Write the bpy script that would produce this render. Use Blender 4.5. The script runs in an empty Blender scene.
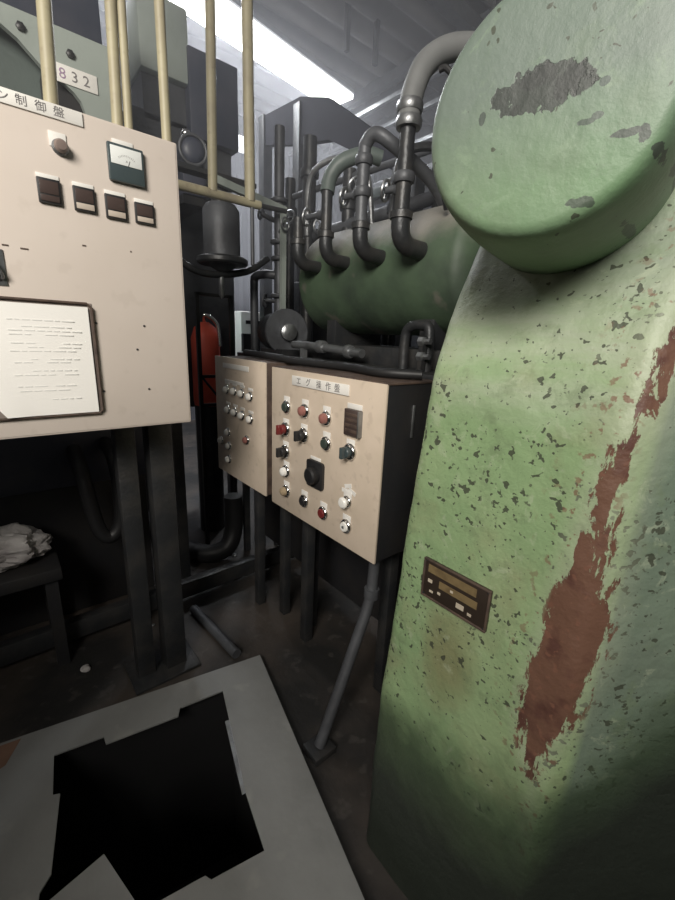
import bpy, bmesh, math, random
from mathutils import Vector, Matrix, noise
random.seed(7)
S = bpy.context.scene
PI = math.pi

# ---------------------------------------------------------------- camera, world, lights, exposure
cd = bpy.data.cameras.new('camera'); cam = bpy.data.objects.new('camera', cd)
S.collection.objects.link(cam); S.camera = cam
cd.sensor_fit = 'HORIZONTAL'; cd.sensor_width = 36.0; cd.lens = 36.0 * 409.0 / 675.0
cd.clip_start = 0.02; cd.clip_end = 100
M3 = Matrix(((0.7701, 0.1371, -0.6231), (-0.6365, 0.2303, -0.7361), (0.0426, 0.9634, 0.2646)))
cam.matrix_world = Matrix.Translation((0, 0, 1.6)) @ M3.to_quaternion().to_matrix().to_4x4()

W = bpy.data.worlds.new('world'); S.world = W; W.use_nodes = True
W.node_tree.nodes['Background'].inputs[0].default_value = (.55, .6, .7, 1)
W.node_tree.nodes['Background'].inputs[1].default_value = .25

def area(name, loc, target, sx, sy, power, col):
    l = bpy.data.lights.new(name, 'AREA'); l.shape = 'RECTANGLE'; l.size = sx; l.size_y = sy
    l.energy = power; l.color = col
    o = bpy.data.objects.new(name, l); S.collection.objects.link(o); o.location = loc
    o.rotation_euler = (Vector(target) - Vector(loc)).to_track_quat('-Z', 'Y').to_euler()
    return o
area('window_light', (-2.6, -1.6, 3.6), (1.0, 1.2, 1.7), 2.0, 1.6, 330, (1.0, .95, .87))  # unseen key area light high behind the camera; no window stands there
lo_ = area('strip_lamp_light', (2.49, 5.125, 4.83), (2.49, 5.125, 0), 3.8, .44, 250, (.90, .94, 1.0)); lo_.rotation_euler = (0, 0, .170)
S.view_settings.view_transform = 'Standard'; S.view_settings.look = 'None'
S.view_settings.gamma = 1; S.view_settings.use_curve_mapping = False
S.view_settings.exposure = 0.0
S.cycles.use_denoising = True

# ---------------------------------------------------------------- materials
def mat(name, col, rough=.6, metal=0.0, var=None, vs=6.0, va=.35, fine=None, fs=40.0, fa=.5, bump=0.0, bs=60.0, emit=None, spec=.5, streak=1.0):
    m = bpy.data.materials.new(name); m.use_nodes = True
    nt = m.node_tree; b = nt.nodes['Principled BSDF']; L = nt.links.new
    b.inputs['Roughness'].default_value = rough; b.inputs['Metallic'].default_value = metal
    b.inputs['Specular IOR Level'].default_value = spec
    tc = nt.nodes.new('ShaderNodeTexCoord'); mp = nt.nodes.new('ShaderNodeMapping')
    mp.inputs['Scale'].default_value = (1, 1, streak); L(tc.outputs['Object'], mp.inputs[0])
    def nz(scale, det=5):
        n = nt.nodes.new('ShaderNodeTexNoise'); n.inputs['Scale'].default_value = scale; n.inputs['Detail'].default_value = det
        L(mp.outputs[0], n.inputs['Vector']); return n
    def ramp(src, a, c):
        r = nt.nodes.new('ShaderNodeMapRange'); r.inputs[1].default_value = a; r.inputs[2].default_value = c
        L(src, r.inputs[0]); return r.outputs[0]
    cur = nt.nodes.new('ShaderNodeRGB').outputs[0]; cur.default_value = (*col, 1)
    def mix(f, c2, amt):
        nonlocal cur
        x = nt.nodes.new('ShaderNodeMix'); x.data_type = 'RGBA'
        mu = nt.nodes.new('ShaderNodeMath'); mu.operation = 'MULTIPLY'; mu.inputs[1].default_value = amt; L(f, mu.inputs[0])
        L(mu.outputs[0], x.inputs[0]); L(cur, x.inputs[6]); x.inputs[7].default_value = (*c2, 1); cur = x.outputs[2]
    if var is None: var = tuple(c * .55 for c in col)
    mix(ramp(nz(vs).outputs[0], .42, .68), var, va)
    if fine is not None: mix(ramp(nz(fs, 3).outputs[0], .60, .68), fine, fa)
    L(cur, b.inputs['Base Color'])
    if bump:
        bp = nt.nodes.new('ShaderNodeBump'); bp.inputs['Strength'].default_value = bump; bp.inputs['Distance'].default_value = .01
        L(nz(bs).outputs[0], bp.inputs['Height']); L(bp.outputs[0], b.inputs['Normal'])
    if emit:
        b.inputs['Emission Color'].default_value = (*emit[0], 1); b.inputs['Emission Strength'].default_value = emit[1]
    return m

m_beige = mat('beige_paint', (.69, .61, .545), .5, va=.25, var=(.60, .52, .45), vs=5, fine=(.40, .33, .27), fs=14, fa=.12)
m_beige2 = mat('beige_paint_box', (.62, .52, .42), .5, va=.45, var=(.50, .42, .32), vs=9, fine=(.33, .26, .20), fs=22, fa=.25)
m_black = mat('black_paint', (.018, .018, .02), .45, va=.4, var=(.04, .035, .03), bump=.1)
m_dark = mat('oily_dark_steel', (.035, .037, .04), .42, .4, va=.6, var=(.075, .07, .065), vs=9, bump=.3, bs=40)
m_dark2 = mat('grey_dirty_steel', (.10, .105, .115), .5, .3, va=.6, var=(.045, .045, .05), vs=7, bump=.3, bs=30)
m_steel = mat('worn_steel', (.33, .34, .35), .35, .8, va=.6, var=(.12, .12, .12), vs=12, bump=.2)
m_chrome = mat('chrome', (.75, .74, .72), .18, 1.0, va=.1)
m_rubber = mat('black_rubber', (.015, .015, .016), .5, va=.3)
m_brown = mat('rusty_dark_brown', (.09, .06, .045), .7, va=.7, var=(.03, .02, .018), vs=20, bump=.3)
m_yellow = mat('yellowed_conduit', (.42, .38, .25), .5, va=.7, var=(.27, .23, .17), vs=7, fine=(.2, .15, .1), fs=25, fa=.3)
m_white = mat('white_label', (.82, .80, .76), .5, va=.2, var=(.6, .57, .52), vs=20)
m_paper = mat('paper', (.90, .88, .84), .7, va=.1, var=(.82, .78, .72), vs=6)
m_ink = mat('faded_ink', (.14, .13, .13), .7, va=.5, var=(.3, .28, .28), vs=60)
m_inkfaint = mat('pale_print', (.80, .80, .77), .8, va=.4, var=(.76, .73, .70))
m_purple = mat('purple_ink', (.33, .22, .34), .7, va=.5, var=(.5, .42, .5), vs=60)
m_meterface = mat('meter_dial', (.78, .80, .78), .3, va=.1)
m_meterlow = mat('meter_cover', (.055, .075, .08), .25, va=.2)
m_winbrown = mat('smoked_window', (.07, .05, .045), .25, va=.3)
m_red = mat('red_plastic', (.17, .025, .025), .35, va=.2)
m_pink = mat('pale_red_lens', (.30, .13, .11), .3, va=.2)
m_green = mat('green_lens', (.05, .065, .055), .3, va=.2)
m_whitecap = mat('white_lens', (.85, .84, .80), .25, va=.05)
m_amber = mat('amber_lens', (.36, .28, .18), .3, va=.2)
m_redbag = mat('red_painted_metal', (.85, .13, .08), .5, va=.3, var=(.6, .09, .06))
m_gg = mat('grey_green_paint', (.33, .37, .34), .6, va=.5, var=(.22, .25, .23), vs=4, bump=.1)
m_gg2 = mat('deep_grey_green_paint', (.10, .125, .115), .5, va=.4, bump=.1)
m_gusset = mat('sooty_plate', (.022, .022, .032), .8, va=.5, spec=.15)
m_blue = mat('dusty_blue_paint', (.045, .052, .075), .45, va=.5, var=(.09, .09, .11))
m_tank = mat('tank_green', (.065, .10, .06), .6, va=.85, var=(.035, .05, .036), vs=4, fine=(.13, .12, .10), fs=7, fa=.7, bump=.35, bs=14)
def add_dust(m, z0, z1, col, amt):      # a layer of dust that has settled on the top of a surface
    nt = m.node_tree; N = nt.nodes; L = nt.links.new; b = N['Principled BSDF']; src = b.inputs['Base Color'].links[0].from_socket
    tc = N.new('ShaderNodeTexCoord'); sp = N.new('ShaderNodeSeparateXYZ'); L(tc.outputs['Object'], sp.inputs[0])
    n = N.new('ShaderNodeTexNoise'); n.inputs['Scale'].default_value = 5; n.inputs['Detail'].default_value = 6; L(tc.outputs['Object'], n.inputs['Vector'])
    a = N.new('ShaderNodeMath'); a.operation = 'MULTIPLY_ADD'; a.inputs[1].default_value = .35; L(n.outputs[0], a.inputs[0]); L(sp.outputs[2], a.inputs[2])
    r = N.new('ShaderNodeMapRange'); r.inputs[1].default_value = z0+.175; r.inputs[2].default_value = z1+.175; r.inputs[4].default_value = amt; L(a.outputs[0], r.inputs[0])
    x = N.new('ShaderNodeMix'); x.data_type = 'RGBA'; L(r.outputs[0], x.inputs[0]); L(src, x.inputs[6]); x.inputs[7].default_value = (*col, 1); L(x.outputs[2], b.inputs['Base Color'])
add_dust(m_tank, .06, .20, (.21, .195, .17), .9)
m_floor = mat('oily_floor', (.020, .0195, .019), .55, va=.85, var=(.085, .068, .056), vs=1.9, fine=(.12, .11, .10), fs=18, fa=.25, bump=.5, bs=14)
m_pit = mat('pit_wall', (.008, .008, .009), .8, va=.3)
m_wall = mat('hazy_wall_sheet', (.12, .12, .135), .8, va=.5, vs=1.2, bump=.2, bs=5)
m_roof = mat('roof_sheet', (.26, .25, .26), .6, va=.6, vs=1.5)
m_cloth = mat('dirty_white_cloth', (.50, .48, .47), .85, va=.8, var=(.20, .18, .18), vs=10, bump=.4)
m_plate = mat('grey_plate', (.27, .275, .27), .5, .15, va=.6, var=(.19, .195, .19), vs=4, fine=(.42, .41, .38), fs=7, fa=.3, bump=.15, bs=25)
m_tan = mat('tarnished_brass', (.30, .22, .11), .4, .4, va=.6, var=(.16, .11, .06), vs=40)
m_light = mat('lamp_glow', (.9, .9, .9), emit=((1, .985, .96), 7.0))
m_daylight = mat('window_daylight', (.9, .9, .9), emit=((.93, .96, 1), 2.2))
m_greenlamp = mat('green_indicator', (.2, .6, .4), emit=((.35, 1, .65), .8))

# green hammer paint: base tones, small dark chips, bare red-brown primer along the ridge, foot darkened with painted shade and grime
def hammer_paint(name, rust=True):
    m = bpy.data.materials.new(name); m.use_nodes = True
    nt = m.node_tree; N = nt.nodes; L = nt.links.new; b = N['Principled BSDF']
    tc = N.new('ShaderNodeTexCoord'); co = tc.outputs['Object']
    sx = N.new('ShaderNodeSeparateXYZ'); L(co, sx.inputs[0]); X, Y, Z = sx.outputs
    def nz(scale, det=5, rough=.55, sc=None, dist=0):
        n = N.new('ShaderNodeTexNoise'); n.inputs['Scale'].default_value = scale; n.inputs['Detail'].default_value = det
        n.inputs['Roughness'].default_value = rough; n.inputs['Distortion'].default_value = dist
        if sc:
            mp = N.new('ShaderNodeMapping'); mp.inputs['Scale'].default_value = sc; L(co, mp.inputs[0]); L(mp.outputs[0], n.inputs['Vector'])
        else: L(co, n.inputs['Vector'])
        return n.outputs[0]
    def ma(op, a, c=None, clamp=False):
        x = N.new('ShaderNodeMath'); x.operation = op; x.use_clamp = clamp
        for i, v in enumerate((a, c)):
            if v is None: continue
            if isinstance(v, (int, float)): x.inputs[i].default_value = v
            else: L(v, x.inputs[i])
        return x.outputs[0]
    def rg(v, a, c, lo=0., hi=1.):
        r = N.new('ShaderNodeMapRange'); L(v, r.inputs[0])
        for i, q in enumerate((a, c, lo, hi)): r.inputs[i + 1].default_value = q
        return r.outputs[0]
    def curve(v, pts, zlo, zhi, ylo, yhi):
        f = N.new('ShaderNodeFloatCurve'); cv = f.mapping.curves[0]
        P = sorted(((z - zlo) / (zhi - zlo), (y - ylo) / (yhi - ylo)) for z, y in pts)
        cv.points[0].location = P[0]; cv.points[1].location = P[-1]
        for p in P[1:-1]: cv.points.new(*p)
        for p in cv.points: p.handle_type = 'VECTOR'
        f.mapping.update(); L(rg(v, zlo, zhi), f.inputs[1]); return rg(f.outputs[0], 0, 1, ylo, yhi)
    cur = N.new('ShaderNodeRGB').outputs[0]; cur.default_value = (.235, .345, .175, 1) if rust else (.15, .25, .135, 1)
    def mix(f, c2):
        nonlocal cur
        x = N.new('ShaderNodeMix'); x.data_type = 'RGBA'; L(f, x.inputs[0]); L(cur, x.inputs[6]); x.inputs[7].default_value = (*c2, 1); cur = x.outputs[2]
    mix(ma('MULTIPLY', rg(nz(3.2), .40, .66), .75), (.33, .42, .23) if rust else (.18, .24, .155))
    mix(ma('MULTIPLY', rg(nz(7, 6), .5, .68), .6), (.25, .27, .15) if rust else (.12, .165, .10))
    if rust:
        # yellowish dusty smear on the sloped shoulder
        mix(ma('MULTIPLY', rg(Z, 1.44, 1.52), rg(nz(7, 6, .65, (1, .6, 3)), .36, .62, .15, .9)), (.37, .42, .31))
        mix(ma('MULTIPLY', rg(Z, 1.60, 1.74), .65), (.20, .23, .19))  # greyer and darker towards the cylinder cover
        # brown stain below the nameplate
        d = ma('ADD', ma('MULTIPLY', ma('POWER', ma('DIVIDE', ma('SUBTRACT', Y, .44), .09), 2.), 1.), ma('POWER', ma('DIVIDE', ma('SUBTRACT', Z, .86), .16), 2.))
        mix(ma('MULTIPLY', rg(ma('ADD', d, nz(9, 5)), .6, 1.5, 1., 0.), .6), (.20, .16, .08))
        # right-hand face: grey-teal tone, its weaker light put into the colour
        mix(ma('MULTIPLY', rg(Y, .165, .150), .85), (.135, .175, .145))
    else:
        mix(ma('MULTIPLY', rg(ma('ADD', Z, ma('MULTIPLY', nz(5, 4), .08)), 1.83, 1.97), .85), (.125, .155, .14))
    # small dark chips and finer mottling
    mix(ma('MULTIPLY', rg(nz(16, 6, .7), .54, .64), .38), (.15, .20, .11) if rust else (.15, .20, .14))
    mix(ma('MULTIPLY', rg(nz(21, 6, .7, None, .6), .57, .66), .40), (.42, .47, .34) if rust else (.22, .30, .20))
    dens = nz(4.0, 4)
    if rust:
        dens = ma('ADD', dens, rg(Z, .62, .95, -.10, .0))
        dens = ma('ADD', dens, rg(Z, 1.36, 1.56, .02, -.08))
        cut = rg(dens, .36, .66, .705, .600)
    else: cut = rg(dens, .50, .70, .74, .60)
    cn = nz(58, 2, .45, (1, 1, 1.1), .2)
    chips = rg(ma('SUBTRACT', cn, cut), 0, .012)
    mix(ma('MULTIPLY', chips, .88), (.050, .056, .038))
    cn2 = nz(95, 2, .5); chips2 = rg(ma('SUBTRACT', cn2, ma('ADD', cut, .03)), 0, .01)
    mix(ma('MULTIPLY', chips2, .7), (.06, .065, .045))
    hgt = chips
    if rust:
        lo = curve(Z, [(1.95, .165), (1.75, .175), (1.67, .185), (1.57, .198), (1.48, .200), (1.35, .222), (1.24, .228), (1.15, .236), (1.03, .246), (.90, .252), (.80, .246), (.74, .222), (.70, .19)], .7, 1.95, .1, .4)
        hi = curve(Z, [(1.95, .110), (1.75, .135), (1.57, .160), (1.35, .172), (1.20, .164), (1.06, .158), (.95, .170), (.86, .186), (.79, .205), (.74, .215), (.70, .22)], .7, 1.95, .1, .4)
        a = ma('MULTIPLY', ma('SUBTRACT', lo, Y), 30.); c = ma('MULTIPLY', ma('SUBTRACT', Y, hi), 30.)
        e = ma('MINIMUM', a, c)
        st = nz(34, 7, .7, (1, 1, .33), .3)
        solid = rg(Z, 1.08, 1.32, .40, -.14)      # broken streaks above, a solid patch below
        e2 = ma('ADD', ma('ADD', e, solid), ma('MULTIPLY', ma('SUBTRACT', st, .5), 4.2))
        rm = rg(e2, .18, .26)
        near = rg(e, -.9, -.3)
        rm = ma('MULTIPLY', rm, near)
        mix(ma('MULTIPLY', rg(e, -1.1, .1), .45), (.40, .44, .32))
        mix(rm, (.150, .078, .052)); mix(ma('MULTIPLY', rm, rg(nz(14, 5), .5, .62)), (.10, .045, .034))
        hgt = ma('MAXIMUM', hgt, rm)
        # brown freckles around the patch
        mix(ma('MULTIPLY', ma('MULTIPLY', rg(nz(48, 3), .60, .64), ma('MULTIPLY', rg(a, -2.6, -.4), rg(Y, .165, .19))), .8), (.19, .09, .06))
        # cast shade and grime painted over the foot, with a slanting ragged edge
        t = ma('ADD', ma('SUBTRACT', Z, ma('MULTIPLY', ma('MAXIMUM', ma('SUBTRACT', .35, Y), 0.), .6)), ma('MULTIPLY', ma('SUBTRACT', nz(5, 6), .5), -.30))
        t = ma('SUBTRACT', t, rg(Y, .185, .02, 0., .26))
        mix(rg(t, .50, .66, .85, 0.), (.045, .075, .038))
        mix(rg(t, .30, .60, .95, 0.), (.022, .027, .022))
    else:
        # large bare patch near the top of the cover plus streaks
        def blob(y, z, ry, rz, amp, k=.0):
            d = ma('ADD', ma('POWER', ma('DIVIDE', ma('SUBTRACT', Y, y), ry), 2.), ma('POWER', ma('DIVIDE', ma('ADD', ma('SUBTRACT', Z, z), ma('MULTIPLY', ma('SUBTRACT', Y, y), k)), rz), 2.))
            return rg(ma('ADD', d, ma('MULTIPLY', ma('SUBTRACT', nz(70, 4), .5), amp*2.2)), 1.0, .86)
        for (y, z, ry, rz, amp, c2) in BLOBS:
            mix(ma('MULTIPLY', blob(y, z, ry, rz, amp), .92), c2)
        hgt = blob(*BLOBS[0][:5])
    L(cur, b.inputs['Base Color'])
    b.inputs['Roughness'].default_value = .5
    h = ma('SUBTRACT', ma('MULTIPLY', nz(9, 8, .6), 1.2), ma('MULTIPLY', hgt, .10))
    bp = N.new('ShaderNodeBump'); bp.inputs['Strength'].default_value = .45 if rust else .22; bp.inputs['Distance'].default_value = .02
    L(h, bp.inputs['Height']); L(bp.outputs[0], b.inputs['Normal'])
    return m
BLOBS = [(.326, 1.914, .056, .025, 1.3, (.032, .036, .034)), (.286, 1.914, .022, .018, 1.2, (.032, .036, .034)), (.330, 1.930, .020, .014, 1.6, (.032, .036, .034)),
         (.393, 1.899, .005, .009, 1.2, (.05, .065, .055)), (.266, 1.867, .010, .004, 1.3, (.06, .08, .065)), (.225, 1.847, .017, .005, 1.5, (.045, .055, .048)), (.207, 1.842, .006, .010, 1.5, (.045, .055, .048)),
         (.190, 1.822, .008, .011, 1.6, (.05, .06, .05)), (.258, 1.779, .014, .007, 1.7, (.06, .08, .06)), (.255, 1.905, .005, .005, 1.2, (.06, .08, .07)), (.256, 1.871, .006, .005, 1.3, (.07, .09, .075))]
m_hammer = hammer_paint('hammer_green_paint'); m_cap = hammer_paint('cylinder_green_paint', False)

# ---------------------------------------------------------------- mesh helper
class G:
    def __init__(s): s.bm = bmesh.new()
    def _add(s, verts, mtx): 
        for v in verts: v.co = mtx @ v.co
    def box(s, x0, x1, y0, y1, z0, z1, bev=0.0, rz=0, seg=2):
        c = Vector(((x0+x1)/2, (y0+y1)/2, (z0+z1)/2))
        t = bmesh.new(); r = bmesh.ops.create_cube(t, size=1)
        for v in t.verts: v.co = Vector((v.co.x*(x1-x0), v.co.y*(y1-y0), v.co.z*(z1-z0)))
        if bev: bmesh.ops.bevel(t, geom=t.edges[:], offset=bev, segments=seg, profile=.5, affect='EDGES')
        s.merge(t, Matrix.Translation(c) @ Matrix.Rotation(rz, 4, 'Z')); return s
    def merge(s, t, mtx=Matrix()):
        t.transform(mtx); me = bpy.data.meshes.new('tmp'); t.to_mesh(me); t.free(); s.bm.from_mesh(me); bpy.data.meshes.remove(me)
    def lathe(s, prof, origin, axis, n=28, close=True):
        ax = Vector(axis).normalized(); q = ax.to_track_quat('Z', 'Y').to_matrix(); o = Vector(origin)
        rings = []
        for r, h in prof:
            if r < 1e-6: rings.append([s.bm.verts.new(o + ax*h)])
            else: rings.append([s.bm.verts.new(o + q @ Vector((r*math.cos(2*PI*i/n), r*math.sin(2*PI*i/n), h))) for i in range(n)])
        for a, b in zip(rings, rings[1:]):
            for i in range(n):
                j = (i+1) % n
                if len(a) == 1 and len(b) == 1: continue
                if len(a) == 1: s.bm.faces.new((a[0], b[i], b[j]))
                elif len(b) == 1: s.bm.faces.new((a[i], b[0], a[j]))
                else: s.bm.faces.new((a[i], b[i], b[j], a[j]))
        if close:
            for rr in (rings[0], rings[-1]):
                if len(rr) > 1: s.bm.faces.new(rr)
        return s
    def cyl(s, p0, p1, r, r1=None, n=20):
        d = Vector(p1) - Vector(p0); return s.lathe([(r, 0), (r if r1 is None else r1, d.length)], p0, d, n)
    def tube(s, pts, r, n=14, smooth=0, rs=None):
        P = [Vector(p) for p in pts]
        if smooth:
            Q = []
            for i in range(len(P)-1):
                a, b, c, d = P[max(i-1, 0)], P[i], P[i+1], P[min(i+2, len(P)-1)]
                for k in range(smooth):
                    t = k/smooth
                    Q.append(.5*((2*b)+(-a+c)*t+(2*a-5*b+4*c-d)*t*t+(-a+3*b-3*c+d)*t**3))
            Q.append(P[-1]); P = Q
        rings = []; prev = None
        for i, p in enumerate(P):
            t = (P[min(i+1, len(P)-1)] - P[max(i-1, 0)]).normalized()
            if prev is None:
                u = t.orthogonal().normalized()
            else:
                u = (prev - t*prev.dot(t)).normalized()
            prev = u; w = t.cross(u)
            rr = rs(i/(len(P)-1)) if rs else r
            rings.append([s.bm.verts.new(p + (u*math.cos(2*PI*k/n) + w*math.sin(2*PI*k/n))*rr) for k in range(n)])
        for a, b in zip(rings, rings[1:]):
            for k in range(n): s.bm.faces.new((a[k], a[(k+1) % n], b[(k+1) % n], b[k]))
        s.bm.faces.new(rings[0][::-1]); s.bm.faces.new(rings[-1]); return s
    def torus(s, c, axis, R, r, n=24, m=8):
        q = Vector(axis).to_track_quat('Z', 'Y').to_matrix(); c = Vector(c); rings = []
        for i in range(n):
            a = 2*PI*i/n
            rings.append([s.bm.verts.new(c + q @ Vector(((R+r*math.cos(2*PI*k/m))*math.cos(a), (R+r*math.cos(2*PI*k/m))*math.sin(a), r*math.sin(2*PI*k/m)))) for k in range(m)])
        for i in range(n):
            a, b = rings[i], rings[(i+1) % n]
            for k in range(m): s.bm.faces.new((a[k], b[k], b[(k+1) % m], a[(k+1) % m]))
        return s
    def prism(s, poly, vec, holes=None):
        poly = [Vector(p) for p in poly]; vec = Vector(vec); t = bmesh.new()
        E = []
        for loop in [poly] + [[Vector(p) for p in h] for h in (holes or [])]:
            vs = [t.verts.new(p) for p in loop]
            E += [t.edges.new((vs[i], vs[(i+1) % len(vs)])) for i in range(len(vs))]
        bmesh.ops.triangle_fill(t, use_beauty=True, use_dissolve=False, edges=E)
        r = bmesh.ops.extrude_face_region(t, geom=t.faces[:])
        for v in r['geom']:
            if isinstance(v, bmesh.types.BMVert): v.co += vec
        s.merge(t); return s
    def text(s, body, size, mtx, depth=.0006, align='CENTER'):
        cu = bpy.data.curves.new('t', 'FONT'); cu.body = body; cu.size = size; cu.extrude = depth
        cu.align_x = align; cu.align_y = 'CENTER'; cu.resolution_u = 3
        o = bpy.data.objects.new('t', cu); S.collection.objects.link(o)
        bpy.context.view_layer.update()
        me = bpy.data.meshes.new_from_object(o.evaluated_get(bpy.context.evaluated_depsgraph_get()))
        me.transform(mtx); s.bm.from_mesh(me)
        bpy.data.objects.remove(o); bpy.data.curves.remove(cu); bpy.data.meshes.remove(me); return s
    def build(s, name, m, parent=None, smooth=True, origin=None):
        bm = s.bm; bmesh.ops.recalc_face_normals(bm, faces=bm.faces[:])
        lo = Vector([min(v.co[i] for v in bm.verts) for i in range(3)]); hi = Vector([max(v.co[i] for v in bm.verts) for i in range(3)])
        o_ = Vector(origin) if origin is not None else Vector(((lo.x+hi.x)/2, (lo.y+hi.y)/2, lo.z if parent is None else (lo.z+hi.z)/2))
        for v in bm.verts: v.co -= o_
        me = bpy.data.meshes.new(name); bm.to_mesh(me); bm.free(); me.materials.append(m)
        if smooth:
            for p in me.polygons: p.use_smooth = True
            me.set_sharp_from_angle(angle=math.radians(35))
        o = bpy.data.objects.new(name, me); S.collection.objects.link(o); o.location = o_
        o['_w'] = list(o_)
        if parent is not None:
            o.parent = parent; o.location = o_ - Vector(parent['_w'])
        return o
def tag(o, label, cat, group=None, kind=None):
    o['label'] = label; o['category'] = cat
    if group: o['group'] = group
    if kind: o['kind'] = kind
    return o
def thing(name, loc, label, cat, group=None):
    o = bpy.data.objects.new(name, None); o.empty_display_size = .1; S.collection.objects.link(o); o.location = loc; o['_w'] = list(loc)
    return tag(o, label, cat, group)
def struct(name, g, m, smooth=False):
    o = g.build(name, m, smooth=smooth); o['kind'] = 'structure'; return o

# ---------------------------------------------------------------- setting: floor with a pit, ceiling, walls
XL, XR, YF, YB, ZC = -4.5, 7.5, -4.5, 7.5, 5.2
# plate frame of reference: steel cover plate, turned about nine degrees
PX = [(.838, 1.521), (-.62, 1.80), (-.85, .80), (.55, .23)]
g = G()
pit = [(-.30, .70), (.53, .70), (.66, 1.475), (-.22, 1.63)]
g.prism([(XL, YF, 0), (XR, YF, 0), (XR, YB, 0), (XL, YB, 0)], (0, 0, -.02), [[(x, y, 0) for x, y in pit]])
struct('floor', g, m_floor)
g = G()
P = [Vector((x, y, .0)) for x, y in pit]
vs = [g.bm.verts.new(p) for p in P] + [g.bm.verts.new(p - Vector((0, 0, 1.1))) for p in P]
for i in range(4): g.bm.faces.new((vs[i], vs[(i+1) % 4], vs[4+(i+1) % 4], vs[4+i]))
g.bm.faces.new(vs[4:])
struct('trim_1', g, m_pit)
g = G(); g.box(-1.35, -1.2, -2.6, -.50, 0, 2.50, .01).box(-1.35, -1.2, -.10, 1.6, 0, 2.05, .01); struct('added_shade_wall', g, m_dark)  # added unseen partition that keeps the key light off floor and lower column
# corrugated roof
g = G(); n = 150
prev = None
for i in range(n*4+1):
    y = YF + (YB-YF)*i/(n*4); z = ZC + .07*math.sin(y*2*PI/.34)
    row = [g.bm.verts.new((XL, y, z)), g.bm.verts.new((XR, y, z))]
    if prev: g.bm.faces.new((prev[0], prev[1], row[1], row[0]))
    prev = row
struct('ceiling', g, m_roof, True)
def wall(name, a, b, m=m_wall, h=ZC):
    g = G(); d = Vector((b[0]-a[0], b[1]-a[1], 0)); L_ = d.length; d.normalize(); nrm = Vector((-d.y, d.x, 0)); k = 60; prev = None
    for i in range(k*3+1):
        p = Vector((a[0], a[1], 0)) + d*L_*i/(k*3) + nrm*.02*math.sin(i*2*PI/3*1.0)
        r = [g.bm.verts.new(p), g.bm.verts.new(p + Vector((0, 0, h)))]
        if prev: g.bm.faces.new((prev[0], r[0], r[1], prev[1]))
        prev = r
    return struct(name, g, m)
wall('wall_back', (XL, YB), (XR, YB)); wall('wall_right', (XR, YB), (XR, YF))
wall('wall_left', (XL, YF), (XL, YB)); wall('wall_front', (XR, YF), (XL, YF))
for i, (x0, x1, z0, z1) in enumerate([(2.05, 2.34, 4.72, 4.98), (3.62, 3.90, 4.62, 4.86)]):
    struct('window_%d' % (i+1), G().box(x0, x1, YB-.06, YB-.03, z0, z1), m_daylight)
# roof purlins, running across the roof sheets
for i, x in enumerate([4.75, 5.05, 5.6, 6.3]):
    struct('trim_%d' % (i+2), G().box(x, x+.08, YF+.05, YB-.05, ZC-.19, ZC-.05), m_dark2)
struct('trim_6', G().box(5.0, 5.12, 3.8, 4.0, 3.9, ZC-.05), m_dark2)
struct('trim_7', G().box(2.6, 7.3, 3.35, 3.47, ZC-.33, ZC-.19), m_dark2)

# smoke hanging in the upper half of the hall
mh = bpy.data.materials.new('smoke_haze'); mh.use_nodes = True; nt = mh.node_tree; nt.nodes.clear()
vo = nt.nodes.new('ShaderNodeVolumeScatter'); vo.inputs['Density'].default_value = .05; vo.inputs['Color'].default_value = (.93, .94, 1, 1); vo.inputs['Anisotropy'].default_value = .2
mo_ = nt.nodes.new('ShaderNodeOutputMaterial'); nt.links.new(vo.outputs[0], mo_.inputs['Volume'])
hz = G().box(-1.0, XR-.05, 1.0, YB-.07, 1.95, ZC-.06).build('smoke_haze', mh, smooth=False)
tag(hz, 'thin grey smoke haze hanging under the roof', 'haze', kind='stuff')

for i, (x, z) in enumerate([(4.62, 4.72), (4.95, 4.62), (5.35, 4.45)]):
    struct('trim_%d' % (i+8), G().box(x, x+.05, 3.0, 7.2, z, z+.05).box(x, x+.05, 3.2, 3.25, z, ZC-.05).box(x, x+.05, 6.9, 6.95, z, ZC-.05), m_steel)
for i, (x, y) in enumerate([(3.55, 4.35), (3.95, 4.30)]):
    struct('trim_%d' % (i+11), G().box(x, x+.05, y, y+.05, 4.72, ZC-.02), m_dark)
# ---------------------------------------------------------------- long roof lamp
a, b = Vector((.6, 4.80, 4.84)), Vector((4.38, 5.45, 4.84)); d = (b-a).normalized(); w = Vector((-d.y, d.x, 0))
t = thing('ceiling_light', (2.5, 5.1, 4.84), 'long white glowing strip light under the corrugated roof', 'light')
G().prism([a-w*.23, b-w*.23, b+w*.23, a+w*.23], (0, 0, .05)).build('diffuser', m_light, t, False)
G().prism([a-w*.26+Vector((0, 0, .05)), b-w*.26+Vector((0, 0, .05)), b+w*.26+Vector((0, 0, .05)), a+w*.26+Vector((0, 0, .05))], (0, 0, .06)).build('housing', m_dark2, t, False)
g = G()
for q in (.05, .5, .95):
    p = a.lerp(b, q); G().cyl(p+Vector((0, 0, .10)), p+Vector((0, 0, .37)), .01, n=8).build('hanger', m_dark2, t)

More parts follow.
